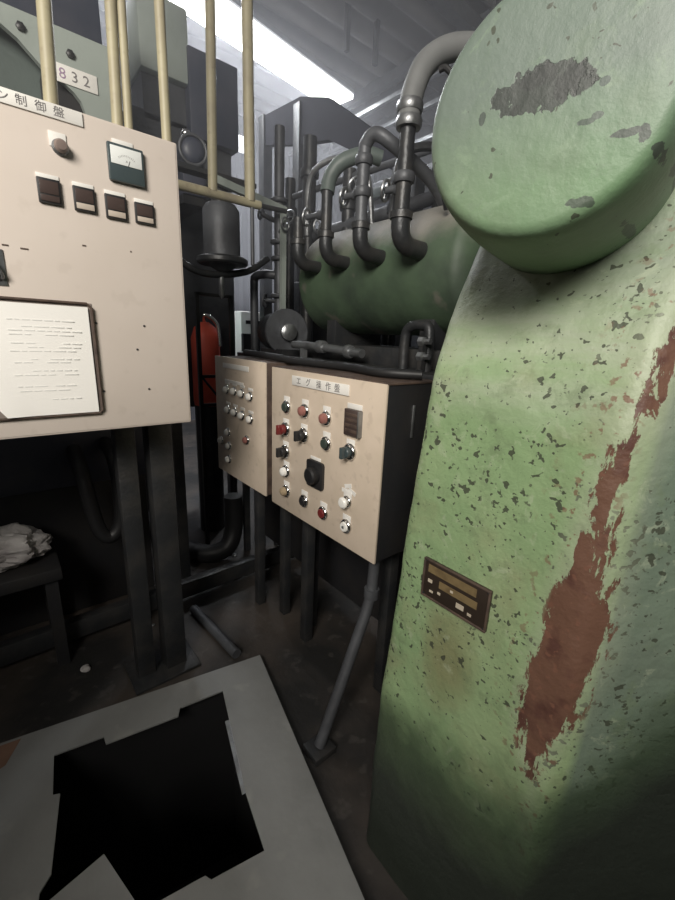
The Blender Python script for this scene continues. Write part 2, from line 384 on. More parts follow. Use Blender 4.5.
# ---------------------------------------------------------------- button kinds (built on a panel facing -X or -Y)
def frame_of(face):     # returns (out, right, up) for a panel face
    return (Vector((-1, 0, 0)), Vector((0, -1, 0)), Vector((0, 0, 1))) if face == 'x' else (Vector((0, -1, 0)), Vector((1, 0, 0)), Vector((0, 0, 1)))
def pmat(pos, face):
    o, r, u = frame_of(face)
    return Matrix(((r.x, u.x, o.x, pos[0]), (r.y, u.y, o.y, pos[1]), (r.z, u.z, o.z, pos[2]), (0, 0, 0, 1)))
def pbox(g, pos, face, w, h, d0, d1, bev=0, dx=0, dz=0):
    t = G().box(-w/2+dx, w/2+dx, -h/2+dz, h/2+dz, d0, d1, bev); g.merge(t.bm, pmat(pos, face)); return g
def legend(pos, face, par, w, h, dz, dx=0, tilt=0):
    g = G(); pbox(g, pos, face, w, h, .0005, .0035, .0006, dx, dz); g.build('legend_plate', m_white, par)
def button(pos, face, par, r, kind, capm):
    o, _, _ = frame_of(face); p = Vector(pos); L0 = .0
    b = G().lathe([(r*1.02, 0), (r*1.02, r*.25), (r*.9, r*.42), (r*.74, r*.5), (r*.72, r*.3), (r*.70, .0)], p, o, 24).build('push_button' if kind != 'sel' else 'selector_switch', m_chrome, par)
    if kind == 'push': G().lathe([(r*.68, .0), (r*.68, r*.55), (r*.6, r*.68), (0, r*.72)], p, o, 20).build('button_cap', capm, b)
    elif kind == 'lamp': G().lathe([(r*.72, .0), (r*.72, r*.7), (r*.62, r*.98), (r*.35, r*1.15), (0, r*1.2)], p, o, 20).build('lamp_lens', capm, b)
    elif kind == 'mush':
        G().lathe([(r*.45, .0), (r*.45, r*.9), (r*.95, r*.95), (r*.95, r*1.2), (r*.7, r*1.45), (0, r*1.55)], p, o, 20).build('mushroom_cap', capm, b)
    elif kind == 'sel':
        g = G().lathe([(r*.66, .0), (r*.62, r*.9), (r*.5, r*1.0), (0, r*1.0)], p, o, 20)
        pbox(g, p, face, r*.42, r*1.35, r*.3, r*1.6, r*.1); g.build('knob', capm, b)
    return b

# ---------------------------------------------------------------- large control panel (face y = 1.5)
PYF = 1.5
cp = thing('control_panel', (.1, 1.68, 0), 'large beige control panel on dark steel posts with meter and document pocket', 'control panel')
g = G(); g.box(-.62, .548, PYF, PYF+.34, 1.272, 2.172, .006); g.build('enclosure', m_beige, cp)
g = G(); g.box(-.60, .541, PYF-.0016, PYF+.004, 1.279, 2.165, .001); g.build('door', m_beige, cp)
for x0, x1, y0, y1 in [(.455, .55, 1.74, 1.83), (.335, .41, 1.76, 1.83), (-.55, -.48, 1.805, 1.84)]:
    G().box(x0, x1, y0, y1, 0, 1.274, .004).build('post', m_dark, cp)
for x0, x1 in [(.30, .60)]: G().box(x0, x1, 1.68, 1.90, 0, .015, .003).build('base_plate', m_dark, cp)
f = 'y'; Fy = PYF-.0016
s = G(); pbox(s, (.165, Fy, 2.151), f, .245, .034, .0, .005, .001); strip = s.build('title_strip', m_white, cp)
for ch, x in zip('ポン制御盤', (.078, .114, .151, .192, .232)): G().text(ch, .026, pmat((x, Fy-.0052, 2.150), f)).build('character', m_ink, strip)
# lamp knob top-left
legend((.222, Fy, 2.075), f, cp, .040, .036, .010)
bb = G().lathe([(.020, 0), (.020, .006), (.016, .010)], (.226, Fy, 2.068), (0, -1, 0)).build('indicator_lamp', m_steel, cp)
G().lathe([(.015, .008), (.0165, .022), (.012, .030), (0, .032)], (.226, Fy, 2.068), (0, -1, 0)).build('lamp_lens', mat('smoky_lens', (.22, .17, .15), .3), bb)
# analogue meter
mt = G(); pbox(mt, (.390, Fy, 2.067), f, .098, .098, 0, .016, .004); mo = mt.build('analog_meter', m_meterlow, cp)
g = G(); pbox(g, (.390, Fy, 2.067), f, .084, .046, .0155, .018, .001, 0, .018); dial = g.build('dial_face', m_meterface, mo)
g = G()
for k in range(11):
    a_ = math.radians(50+8*k); c = Vector((.390, Fy-.0182, 2.055))
    p0 = c + Vector((math.cos(a_)*.030, 0, math.sin(a_)*.030)); p1 = c + Vector((math.cos(a_)*.035, 0, math.sin(a_)*.035)); g.cyl(p0, p1, .0005, n=6)
g.cyl((.393, Fy-.0182, 2.062), (.398, Fy-.0185, 2.076), .001, n=6); g.text('A', .009, pmat((.390, Fy-.0182, 2.073), f), .0002)
g.build('dial_marks', m_ink, mo)
legend((.386, Fy, 2.124), f, cp, .056, .012, 0)
# four window-type indicators with labels
for i, (x0, x1, z0, z1) in enumerate([(.161, .214, 1.922, 1.984), (.244, .298, 1.919, 1.982), (.324, .381, 1.915, 1.980), (.405, .461, 1.917, 1.975)]):
    cx_, cz_ = (x0+x1)/2, (z0+z1)/2; w_, h_ = x1-x0, z1-z0
    g = G(); pbox(g, (cx_, Fy, cz_), f, w_, h_, 0, .010, .002); ind = g.build('counter_display', m_black, cp)
    g = G(); pbox(g, (cx_, Fy, cz_), f, w_*.82, h_*.52, .0095, .0112, .0003, 0, h_*.14); g.build('display_window', m_winbrown, ind)
    g = G(); pbox(g, (cx_, Fy, cz_), f, w_*.82, h_*.24, .0095, .0125, .0005, 0, -h_*.30)
    g.build('lower_cover', m_winbrown if i == 0 else mat('ivory_cover', (.52, .45, .38), .4), ind)
    legend((cx_, Fy, z1+.005), f, cp, w_*.98, .012, 0)
# screws, drilled holes and small scuffs
for x, z in [(.267, 1.612), (.407, 1.610), (.269, 1.401), (.407, 1.402), (.380, 1.534)]:
    g = G().lathe([(.0036, 0), (.0034, .0018), (0, .0026)], (x, Fy, z), (0, -1, 0), 10); g.build('screw', m_dark, cp)
for x, z, w_ in [(.072, 1.801, .014), (.113, 1.798, .018), (.258, 1.829, .010), (.385, 1.832, .004)]:
    g = G(); pbox(g, (x, Fy, z), f, w_, .004, 0, .0012); g.build('scuff_mark', m_brown, cp)
# door handle at the left
g = G(); pbox(g, (.040, Fy, 1.743), f, .050, .092, 0, .004, .002); hd = g.build('door_handle', m_steel, cp)
g = G(); pbox(g, (.036, Fy, 1.743), f, .034, .070, .003, .006, .001); g.build('handle_recess', m_black, hd)
g = G(); g.tube([(.025, Fy-.006, 1.772), (.035, Fy-.016, 1.765), (.055, Fy-.016, 1.725), (.055, Fy-.006, 1.715)], .004, smooth=4); g.build('lever', m_steel, hd)
# document pocket: back plate and thin metal rim
g = G(); pbox(g, (.100, Fy, 1.500), f, .318, .336, 0, .003, .001); pk = g.build('document_pocket', mat('pocket_brown', (.30, .25, .22), .5), cp)
g = G(); x0, x1, z0, z1 = -.058, .258, 1.333, 1.666; yy = Fy-.008
g.tube([(x0, yy, z1-.01), (x0, yy, z0+.01), (x0+.01, yy, z0), (x1-.01, yy, z0), (x1, yy, z0+.01), (x1, yy, z1-.012), (x1-.012, yy, z1), (x0+.01, yy, z1), (x0, yy, z1-.01)], .004, 8)
g.build('wire_rim', m_brown, pk)
# the paper lying in the pocket, a little curled
def paper(name, x0, x1, z0, z1, y, label, curl, m=m_paper):
    g = G(); nx, nz_ = 20, 22; rows = []
    for i in range(nx+1):
        row = []
        for k in range(nz_+1):
            u_, v_ = i/nx, k/nz_; cut = 0
            x = x0+(x1-x0)*u_ + .060*max(0, 1-v_*3.5)*(1-u_)*(1 if curl else 0); z = z0+(z1-z0)*v_
            yy = y - .003*math.sin(u_*3.1)-(curl*.012*max(0, .25-v_)*4*max(0, .3-u_)*3)
            row.append(g.bm.verts.new((x, yy, z)))
        rows.append(row)
    for i in range(nx):
        for k in range(nz_): g.bm.faces.new((rows[i][k], rows[i+1][k], rows[i+1][k+1], rows[i][k+1]))
    r = bmesh.ops.extrude_face_region(g.bm, geom=g.bm.faces[:])
    for v in r['geom']:
        if isinstance(v, bmesh.types.BMVert): v.co.y += .0008
    return tag(g.build(name, m, origin=((x0+x1)/2, y, z0)), label, 'paper')
pa = paper('paper_document', -.045, .247, 1.338, 1.656, Fy-.010, 'white printed sheet of paper held in the pocket of the beige panel', 1)
g = G()
for k, z in enumerate([1.612, 1.594, 1.583, 1.572, 1.548, 1.537, 1.526, 1.503, 1.494, 1.470, 1.458, 1.425, 1.412, 1.385]):
    x = .045 + random.random()*.01
    while x < .20:
        l = random.uniform(.008, .035)
        if random.random() < .72: G().box(x, x+l, Fy-.01335-.0006, Fy-.0131, z-.0014, z+.0014).build('printed_word', m_inkfaint, pa)
        x += l + .006

# ---------------------------------------------------------------- main operation box (face x = 1.0)
ob = thing('operation_box', (1.15, 1.3, 0), 'nearer beige push button box with black sides and large black rotary switch', 'control box', 'push button boxes')
g = G(); g.box(1.004, 1.26, .938, 1.667, .793, 1.456, .004); g.build('enclosure', m_black, ob)
g = G(); g.box(.994, 1.005, .936, 1.669, .791, 1.458, .003); g.build('door', m_beige2, ob)
Fx = .994; f = 'x'
g = G(); g.box(1.0, 1.27, .934, 1.672, 1.454, 1.462, .002); g.build('top_lip', m_brown, ob)
g = G(); g.box(1.135, 1.145, .932, .938, 1.26, 1.38, .002); g.build('side_latch', m_steel, ob)
s = G(); pbox(s, (Fx, 1.306, 1.416), f, .372, .040, 0, .006, .001); strip = s.build('title_strip', m_white, ob)
for ch, y in zip('エグ操作盤', (1.440, 1.372, 1.300, 1.240, 1.185)): G().text(ch, .034, pmat((Fx-.0062, y, 1.415), f)).build('character', m_ink, strip)
BT = [(1.535, 1.292, 'push', m_green), (1.394, 1.297, 'lamp', m_pink), (1.247, 1.291, 'lamp', m_pink),
      (1.540, 1.190, 'sel', m_red), (1.398, 1.191, 'sel', m_black), (1.242, 1.189, 'push', m_green), (1.097, 1.190, 'sel', m_meterlow),
      (1.540, 1.084, 'sel', m_black), (1.533, .990, 'lamp', m_whitecap), (1.531, .893, 'lamp', m_amber),
      (1.384, .893, 'push', m_black), (1.245, .886, 'push', m_red), (1.099, .988, 'mush', m_whitecap), (1.097, .885, 'push', m_whitecap)]
for y, z, k, cm in BT:
    r = .030 if k != 'sel' else .033
    if k == 'mush': r = .024
    legend((Fx, y, z), f, ob, .046, .036, .030, 0)
    b = button((Fx, y, z), f, ob, r, k, cm)
    if cm is m_red: b['label'] = 'red topped control'
g = G(); pbox(g, (Fx, 1.097, .885), f, .012, .012, .018, .024, .003); 
g.build('key_slot', m_steel, b)
for (y, z, a_) in [(1.10, 1.052, .3), (1.075, 1.035, -.3), (1.115, 1.030, .1)]:
    g = G(); g.merge(G().box(-.020, .020, -.008, .008, .0004, .0025).bm, pmat((Fx, y, z), f) @ Matrix.Rotation(a_, 4, 'Z')); g.build('worn_sticker', m_white, ob)
# display with hood
g = G(); pbox(g, (Fx, 1.087, 1.302), f, .085, .098, 0, .014, .003); dsp = g.build('counter_display', m_winbrown, ob)
g = G()
for k in range(4): pbox(g, (Fx, 1.087, 1.302), f, .066, .012, .0135, .016, .001, 0, .030-.020*k)
g.build('display_ribs', m_brown, dsp)
g = G(); pbox(g, (Fx, 1.087, 1.302), f, .006, .096, 0, .022, .001, .042, 0); g.build('cover_edge', m_steel, dsp)
legend((Fx, 1.085, 1.362), f, ob, .080, .020, 0)
# large rotary switch
g = G(); pbox(g, (Fx, 1.306, 1.040), f, .112, .118, 0, .010, .012); rs = g.build('rotary_switch', m_black, ob)
g = G().lathe([(.038, 0), (.036, .030), (.028, .036), (0, .036)], (Fx-.008, 1.306, 1.038), (-1, 0, 0)); g.build('rotary_knob', m_rubber, rs)
g = G(); g.merge(G().box(-.009, .009, -.034, .034, .030, .044, .004).bm, pmat((Fx, 1.306, 1.038), f) @ Matrix.Rotation(.5, 4, 'Z')); g.build('knob_grip', m_black, rs)
legend((Fx, 1.310, 1.108), f, ob, .070, .014, 0)
for x0, y0 in [(1.10, 1.50), (1.19, 1.02), (1.19, 1.58), (1.04, 1.60)][:3]:
    G().box(x0, x0+.05, y0, y0+.05, 0, .795, .003).build('leg', m_dark, ob)
G().box(1.115, 1.225, 1.03, 1.06, .30, .34, .003)
# ---------------------------------------------------------------- smaller box behind it
sb = thing('operation_box', (1.12, 2.0, 0), 'farther small beige push button box beside the red equipment', 'control box', 'push button boxes')
g = G(); g.box(1.004, 1.25, 1.732, 2.300, .798, 1.470, .004); g.build('enclosure', m_brown, sb)
g = G(); g.box(.994, 1.005, 1.730, 2.302, .796, 1.472, .003); g.build('door', m_beige2, sb)
g = G(); g.box(1.04, 1.24, 1.721, 1.732, .84, 1.44, .002); g.build('side_rail', m_brown, sb)
legend((Fx, 2.04, 1.427), f, sb, .30, .026, 0); legend((Fx, 2.06, 1.345), f, sb, .22, .016, 0)
for y, z in [(2.142, 1.296), (2.050, 1.298), (1.962, 1.297), (1.873, 1.292), (2.133, 1.185), (2.048, 1.184), (1.965, 1.180), (1.873, 1.176), (2.141, 1.054), (2.235, .986), (2.133, .974), (2.140, .893), (1.917, 1.056)]:
    b = button((Fx, y, z), f, sb, .025, 'lamp', m_whitecap)
    if (y, z) == (1.917, 1.056): b.children[0].data.materials[0] = m_pink
    if z > 1.1: legend((Fx, y, z), f, sb, .05, .014, .036)
for x0, y0 in [(1.06, 1.93), (1.13, 2.06), (1.13, 1.76)]:
    G().box(x0, x0+.045, y0, y0+.05, 0, .80, .003).build('leg', m_dark, sb)

# ---------------------------------------------------------------- green forging hammer: column, cylinder cover, nameplate
hm = thing('forging_hammer', (1.1, .25, 0), 'huge chipped green cast iron machine column with round cylinder cover on top', 'machine')
def lerp(t, pts):
    for (a0, v0), (a1, v1) in zip(pts, pts[1:]):
        if t <= a1: q = max(0, min(1, (t-a0)/(a1-a0))); q = q; return v0+(v1-v0)*q
    return pts[-1][1]
XF = [(0, .735), (.3, .742), (.8, .75), (1.46, .75), (1.52, .756), (1.65, .795), (1.80, .868), (1.95, .90), (2.3, .90)]
LS = [(0, .655), (.32, .66), (.63, .655), (1.01, .628), (1.27, .610), (1.49, .592), (1.65, .596), (1.80, .592), (1.95, .56), (2.3, .55)]
def section(z):
    xf, ls = lerp(z, XF), lerp(z, LS)
    P = [(1.5, ls), (xf, ls), (xf, .185), (1.19, -.20), (1.5, -.20)]; R = [.03, .045, .045, .05, .03]
    out = []
    for i, p in enumerate(P):
        p = Vector(p); a0 = (Vector(P[i-1])-p); b0 = (Vector(P[(i+1) % 5])-p); ang = a0.angle(b0); tl = R[i]/math.tan(ang/2)
        A = p + a0.normalized()*tl; B = p + b0.normalized()*tl
        for k in range(7):
            t_ = k/6; out.append(A*(1-t_)**2 + p*2*t_*(1-t_) + B*t_*t_)
    # densify the straight runs
    full = []
    for i, p in enumerate(out):
        q = out[(i+1) % len(out)]; full.append(p)
        if i % 7 == 6:
            for k in range(1, 24): full.append(p.lerp(q, k/24))
    return full
g = G(); rings = []; nzl = 116
for j in range(nzl+1):
    z = 2.3*j/nzl; ring = []
    for p in section(z):
        v = Vector((p.x, p.y, z)); c = Vector((1.1, .22, z)); out = (v-c).normalized()
        amp = .004 + .010*max(0, 1-abs(z-1.62)/.16)
        v += out*amp*(noise.noise(v*7)+.4*noise.noise(v*19)); v.z = z
        ring.append(g.bm.verts.new(v))
    rings.append(ring)
n = len(rings[0])
for a_, b_ in zip(rings, rings[1:]):
    for i in range(n): g.bm.faces.new((a_[i], a_[(i+1) % n], b_[(i+1) % n], b_[i]))
g.bm.faces.new(rings[0]); g.bm.faces.new(rings[-1])
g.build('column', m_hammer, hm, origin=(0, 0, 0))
# cylinder with rounded cover: axis turned fifteen degrees
ax = Vector((math.cos(math.radians(15)), math.sin(math.radians(15)), 0))
g = G(); prof = [(0, -.002), (.06, -.002), (.11, -.001), (.136, 0), (.140, .0005), (.1465, .003), (.151, .008), (.1545, .016), (.158, .034), (.161, .06), (.164, .10), (.166, .16), (.166, .55)]
g.lathe(prof, (.5875, .3216, 1.8985), ax, 96)
bmesh.ops.subdivide_edges(g.bm, edges=[e for e in g.bm.edges if e.calc_length() > .03], cuts=1, use_grid_fill=True)
g.build('cylinder_cover', m_cap, hm, origin=(0, 0, 0))
# nameplate
g = G(); g.merge(G().box(-.088, .088, -.051, .051, 0, .006, .002).bm, pmat((.7475, .4435, 1.0505), 'x')); npl = g.build('nameplate', mat('blackened_brass', (.045, .032, .024), .45, .3), hm)
g = G()
for (a0, a1, c0, c1) in [(-.074, .055, .018, .038), (-.040, .060, -.010, .008)]:
    g.merge(G().box(a0, a1, c0, c1, .0055, .0072).bm, pmat((.7475, .4435, 1.0505), 'x'))
g.build('brass_strip', m_tan, npl)
g = G()
for (a0, a1, c0, c1) in [(-.088, .088, .046, .051), (-.088, .088, -.051, -.046), (-.088, -.083, -.046, .046), (.083, .088, -.046, .046)]:
    g.merge(G().box(a0, a1, c0, c1, .004, .0095, .001).bm, pmat((.7475, .4435, 1.0505), 'x'))
g.build('rim', m_brown, npl)
g = G()
for (x, z, w_, h_) in [(-.066, -.004, .012, .008), (-.038, -.024, .008, .006), (-.005, -.001, .008, .006), (.020, -.026, .020, .012), (.045, -.032, .010, .006), (-.06, -.030, .01, .005)]:
    g.merge(G().box(x-w_/2, x+w_/2, z-h_/2, z+h_/2, .0055, .0074).bm, pmat((.7475, .4435, 1.0505), 'x'))
g.build('worn_marking', mat('worn_bright', (.55, .48, .38), .4), npl)
g = G()
for sx in (-.082, .082):
    for sz in (-.045, .045):
        p = pmat((.7475, .4435, 1.0505), 'x') @ Vector((sx, sz, .004)); g.lathe([(.004, 0), (.003, .004), (0, .005)], p, (-1, 0, 0), 8)
g.build('rivets', m_dark, npl)

# ---------------------------------------------------------------- steel cover plate over the pit
g = G()
hole = [(-.02, 1.54), (.14, 1.51), (.14, 1.472), (.40, 1.425), (.42, 1.46), (.60, 1.432), (.553, 1.255), (.480, .98), (.448, .796), (.29, .83), (.28, .85), (.13, .88), (.105, .915), (.060, 1.090), (-.08, 1.065), (-.12, 1.00), (-.10, 1.10), (-.07, 1.13), (-.02, 1.37), (-.04, 1.38)]
g.prism([(x, y, .05) for x, y in PX], (0, 0, -.007), [[(x, y, .05) for x, y in hole]])
pl = tag(g.build('cover_plate', m_plate, smooth=False), 'grey steel cover plate on the floor with a ragged square hole', 'plate')
c0 = Vector((.0, 1.05, 0)); ins = [c0 + (Vector((x, y, 0))-c0)*.955 for x, y in PX]; opn = [(x, y, 0) for x, y in pit]
g = G(); g.prism(ins, (0, 0, .043), [opn]); g.build('curb', m_pit, pl, False)
g = G(); g.prism([(.545, 1.29, .040), (.572, 1.285, .040), (.498, .985, .040), (.470, .99, .040)], (0, 0, .003)); g.build('inner_lip', m_steel, pl, False)
g = G(); g.prism([(-.172, 1.70, .0505), (-.11, 1.69, .0505), (-.16, 1.60, .0505), (-.25, 1.57, .0505), (-.30, 1.65, .0505), (-.26, 1.71, .0505)], (0, 0, .001)); g.build('rust_patch', mat('dull_rust', (.22, .13, .09), .8, va=.6), pl, False)

# ---------------------------------------------------------------- green air tank with its pipes
tk = thing('air_tank', (1.75, 1.6, 0), 'horizontal green cylindrical tank behind the push button boxes', 'tank')
R = .29; prof = [(0, 0)] + [(R*math.sin(t_), .10*(1-math.cos(t_))) for t_ in [k*PI/2/9 for k in range(1, 10)]]
prof += [(R, .35), (R, .36), (R, .9)] + [(R*math.cos(t_), 1.24-.10+.10*math.sin(t_)) for t_ in [k*PI/2/9 for k in range(0, 9)]] + [(0, 1.24)]
G().lathe(prof, (1.75, .99, 1.918), (0, 1, 0), 64).build('shell', m_tank, tk)
for y in (1.25, 1.95):
    G().box(1.56, 1.94, y-.04, y+.04, 1.56, 1.70, .005).build('saddle', m_dark, tk)
G().box(1.50, 2.0, 1.10, 2.15, 1.46, 1.565, .006).build('support_beam', m_dark, tk)
for x, y in [(1.55, 1.15), (1.95, 1.15), (1.55, 2.10), (1.95, 2.10)]:
    G().box(x-.03, x+.03, y-.03, y+.03, 0, 1.47).build('leg', m_dark, tk)

def elbow_pipe(y, top, label, r=.027, top_kind=None, valve=None):
    """pipe rising in front of the tank, elbow turning into its shell"""
    x = 1.33; y *= .95; top = 1.6+(top-1.6)*.95
    if valve: valve = (valve[0]*.95, 1.6+(valve[1]-1.6)*.95)
    t = thing('air_pipe', (x, y, 1.96), label, 'pipe', 'air pipes elbowing into the green tank')
    z0 = 1.968
    g = G(); g.tube([(x+.185, y, z0), (x+.09, y, z0), (x+.045, y, z0+.006), (x+.012, y, z0+.03), (x, y, z0+.065), (x, y, z0+.10)], r*1.25, 16, smooth=4); g.build('elbow', m_dark, t)
    g = G(); g.lathe([(r*1.5, 0), (r*1.5, .025), (r*1.1, .03)], (x, y, z0+.095), (0, 0, 1)); g.build('collar', m_dark, t)
    g = G(); 
    if top_kind == 'hook':
        g.tube([(x, y, z0+.10), (x, y, top-.06), (x, y-.012, top-.01), (x+.01, y-.05, top+.012), (x+.05, y-.10, top-.02), (x+.25, y-.16, top-.12), (x+.38, y-.16, top-.205)], r, 14, smooth=5)
    else: g.tube([(x, y, z0+.10), (x, y, top)], r)
    g.build('riser', m_dark2 if top_kind else m_dark, t)
    for zz in (z0+.22, z0+.34):
        if zz < top-.08: G().lathe([(r*1.25, 0), (r*1.4, .008), (r*1.4, .028), (r*1.25, .036)], (x, y, zz), (0, 0, 1)).build('coupling', m_dark2, t)
    if valve:
        vy, vz = valve
        v = G().tube([(x, y, vz), (x-.01, (y+vy)/2, vz), (x-.02, vy, vz)], .014).lathe([(.018, -.02), (.024, 0), (.018, .02)], (x, y+(vy-y)*.35, vz), (0, 1, 0)).build('valve', m_dark2, t)
        g = G().torus((x-.02, vy, vz), (-.35, .9, .2), .036, .006)
        for k in range(4):
            q = Vector((-.35, .9, .2)).to_track_quat('Z', 'Y').to_matrix() @ Vector((math.cos(k*PI/2), math.sin(k*PI/2), 0))*.036
            g.cyl(Vector((x-.02, vy, vz)), Vector((x-.02, vy, vz))+q, .004, n=8)
        g.build('handwheel', m_steel, v)
    return t
p1 = elbow_pipe(1.31, 2.42, 'dark air pipe elbowing into the tank, nearest the green column', .030, None, (1.39, 2.205))
elbow_pipe(1.56, 2.44, 'dark air pipe hooked over at its top, entering middle of the tank', .027, 'hook', (1.66, 2.235))
p3 = elbow_pipe(1.82, 2.30, 'short dark air pipe with elbow into the tank, left of the hooked pipe', .026, None, (1.96, 2.20))
elbow_pipe(2.07, 2.22, 'dark air pipe elbowing into the far left end of the tank', .026, None, None)
# pale branch elbow above third pipe
g = G(); g.tube([(1.330, 1.729, 2.256), (1.349, 1.729, 2.332), (1.387, 1.691, 2.389), (1.472, 1.634, 2.426), (1.539, 1.596, 2.417)], .034, 14, smooth=5)
g.build('hose_end', m_gg2, p3)
# thick ribbed hose from first riser arching over to the right
t = thing('air_hose', (1.330, 1.244, 2.379), 'thick grey hose arching up from the tank pipe beside the round cover', 'hose')
g = G(); g.tube([(1.330, 1.244, 2.379), (1.335, 1.240, 2.474), (1.377, 1.226, 2.579), (1.463, 1.188, 2.645), (1.577, 1.121, 2.664), (1.710, 1.026, 2.645), (2.1, .98, 2.56), (2.55, 1.2, 2.46), (2.80, 1.45, 2.42), (2.86, 1.48, 2.42)], .042, 16, smooth=6); g.build('hose_body', mat('grey_hose', (.17, .175, .175), .6, va=.5), t)
for z in (2.37, 2.42): G().lathe([(.046, 0), (.050, .01), (.050, .025), (.046, .035)], (1.332, 1.2436, z), (0, 0, 1)).build('clamp', m_steel, t)
g = G(); g.tube([(1.396, 1.173, 2.550), (1.406, 1.149, 2.550), (1.425, 1.121, 2.502), (1.415, 1.121, 2.408), (1.406, 1.140, 2.265), (1.501, 1.159, 2.118)], .011, 10, smooth=6)
tag(g.build('thin_hose', m_rubber), 'thin black hose looping down to the green tank', 'hose')
# tall riser left of the tank with valve group
t = thing('steam_pipe', (1.560, 2.527, 0.000), 'tall dark vertical pipe with flanges at the left end of the tank', 'pipe')
g = G(); g.tube([(1.560, 2.527, 1.435), (1.560, 2.527, 2.830)], .032); g.build('riser', m_dark2, t)
g = G(); g.tube([(1.560, 2.527, 0.000), (1.560, 2.527, 1.457)], .032); g.build('lower_pipe', m_dark, t)
for z in (1.60, 1.82, 2.03, 2.12, 2.34): G().lathe([(.052, 0), (.056, .006), (.056, .02), (.05, .026)], (1.56, 2.527, 1.6+(z-1.6)*1.0986), (0, 0, 1)).build('flange', m_dark2, t)
g = G().tube([(1.560, 2.527, 2.303), (1.516, 2.571, 2.325), (1.472, 2.593, 2.347)], .016); v = g.build('valve', m_dark2, t)
g = G().torus((1.467, 2.598, 2.353), (-.6, .7, .3), .038, .007)
for k in range(3):
    q = Vector((-.6, .7, .3)).to_track_quat('Z', 'Y').to_matrix() @ Vector((math.cos(k*PI*2/3), math.sin(k*PI*2/3), 0))*.038; g.cyl(Vector((1.467, 2.598, 2.353)), Vector((1.467, 2.598, 2.353))+q, .005, n=8)
g.build('handwheel', m_steel, v)
g = G().tube([(1.560, 2.527, 2.237), (1.538, 2.461, 2.248), (1.516, 2.395, 2.259)], .013); v = g.build('valve', m_dark2, t)
G().torus((1.511, 2.378, 2.259), (-.3, .9, .1), .036, .006).build('handwheel', m_steel, v)
# inverted-U branch pipe
g = G(); g.tube([(1.494, 2.747, 1.490), (1.494, 2.747, 1.930), (1.494, 2.725, 1.979), (1.494, 2.681, 1.990), (1.505, 2.593, 1.990), (1.560, 2.538, 1.985)], .028, 14, smooth=5)
tag(g.build('branch_pipe', m_dark2), 'inverted U shaped dark pipe left of the tall flanged pipe', 'pipe')
g = G().torus((1.472, 2.560, 1.820), (-.6, .75, .1), .040, .007)
for k in range(4):
    q = Vector((-.6, .75, .1)).to_track_quat('Z', 'Y').to_matrix() @ Vector((math.cos(k*PI/2), math.sin(k*PI/2), 0))*.040; g.cyl(Vector((1.472, 2.560, 1.820)), Vector((1.472, 2.560, 1.820))+q, .005, n=8)
g.tube([(1.472, 2.560, 1.820), (1.560, 2.527, 1.820)], .012)
g.build('handwheel', m_dark2, t)

# pump below the tank
pm = thing('pump', (1.55, 2.25, 1.47), 'dark round bodied pump sitting at the left below the green tank', 'pump')
G().lathe([(.05, 0), (.10, .01), (.115, .05), (.115, .16), (.09, .18), (.05, .19)], (1.42, 2.26, 1.62), (.25, 1, 0), 28).build('body', m_dark, pm)
G().lathe([(.135, 0), (.14, .006), (.14, .02), (.135, .026)], (1.452, 2.25, 1.62), (.25, 1, 0), 28).build('flange', m_dark2, pm)
G().lathe([(.05, 0), (.05, .07), (.03, .08), (0, .08)], (1.46, 2.28, 1.62), (-.25, -1, 0), 20).build('nose', m_steel, pm)
G().box(1.38, 1.62, 2.20, 2.46, 1.48, 1.515).build('foot', m_dark, pm)
# rack the pump and tank pipes stand on
t = thing('equipment_rack', (1.42, 1.8, 0), 'dark steel rack top just behind the push button boxes', 'rack')
G().box(1.29, 1.49, .98, 2.62, 1.43, 1.478, .004).build('shelf', m_dark, t)
for x, y in [(1.32, 1.02), (1.45, 1.02), (1.32, 2.58), (1.45, 2.58)]: G().box(x-.02, x+.02, y-.02, y+.02, 0, 1.43).build('leg', m_dark, t)
G().box(1.455, 1.47, .98, 2.62, .1, 1.43).build('back_panel', m_black, t)
g = G(); g.tube([(1.40, 2.10, 1.55), (1.40, 1.95, 1.55), (1.40, 1.70, 1.54), (1.40, 1.50, 1.53)], .022); g.lathe([(.03, 0), (.034, .01), (.034, .05), (.03, .06)], (1.40, 1.86, 1.548), (0, -1, 0)); g.lathe([(.03, 0), (.034, .01), (.034, .03), (.03, .04)], (1.40, 1.62, 1.535), (0, -1, 0)); g.box(1.385, 1.415, 1.98, 2.01, 1.47, 1.54)
tag(g.build('drain_pipe', m_steel), 'shiny short horizontal pipe under the green tank', 'pipe')
g = G(); g.tube([(1.42, 1.25, 1.478), (1.42, 1.25, 1.62), (1.42, 1.22, 1.66), (1.42, 1.16, 1.665), (1.42, 1.12, 1.64), (1.42, 1.12, 1.478)], .022, smooth=4)
tag(g.build('bent_pipe', m_dark), 'small dark bent pipe under the tank near the green column', 'pipe')
t = thing('pipe_union', (1.35, 1.08, 1.478), 'two small bright pipe unions beside the green column', 'fitting')
for z in (1.60, 1.54):
    G().lathe([(.012, 0), (.02, .005), (.02, .03), (.012, .035), (.012, .06)], (1.37, 1.13, z), (0, -1, 0), 6).build('union_nut', m_steel, t)
G().box(1.36, 1.385, 1.10, 1.12, 1.478, 1.62).build('bracket', m_dark, t)
# rubber hose resting on top of the boxes
g = G(); g.tube([(1.18, 2.28, 1.492), (1.14, 2.0, 1.492), (1.10, 1.78, 1.492), (1.12, 1.62, 1.485), (1.17, 1.35, 1.482), (1.12, 1.10, 1.482), (1.20, .96, 1.482)], .018, 12, smooth=8)
tag(g.build('rubber_hose', m_rubber), 'black rubber hose lying along the tops of the push button boxes', 'hose')

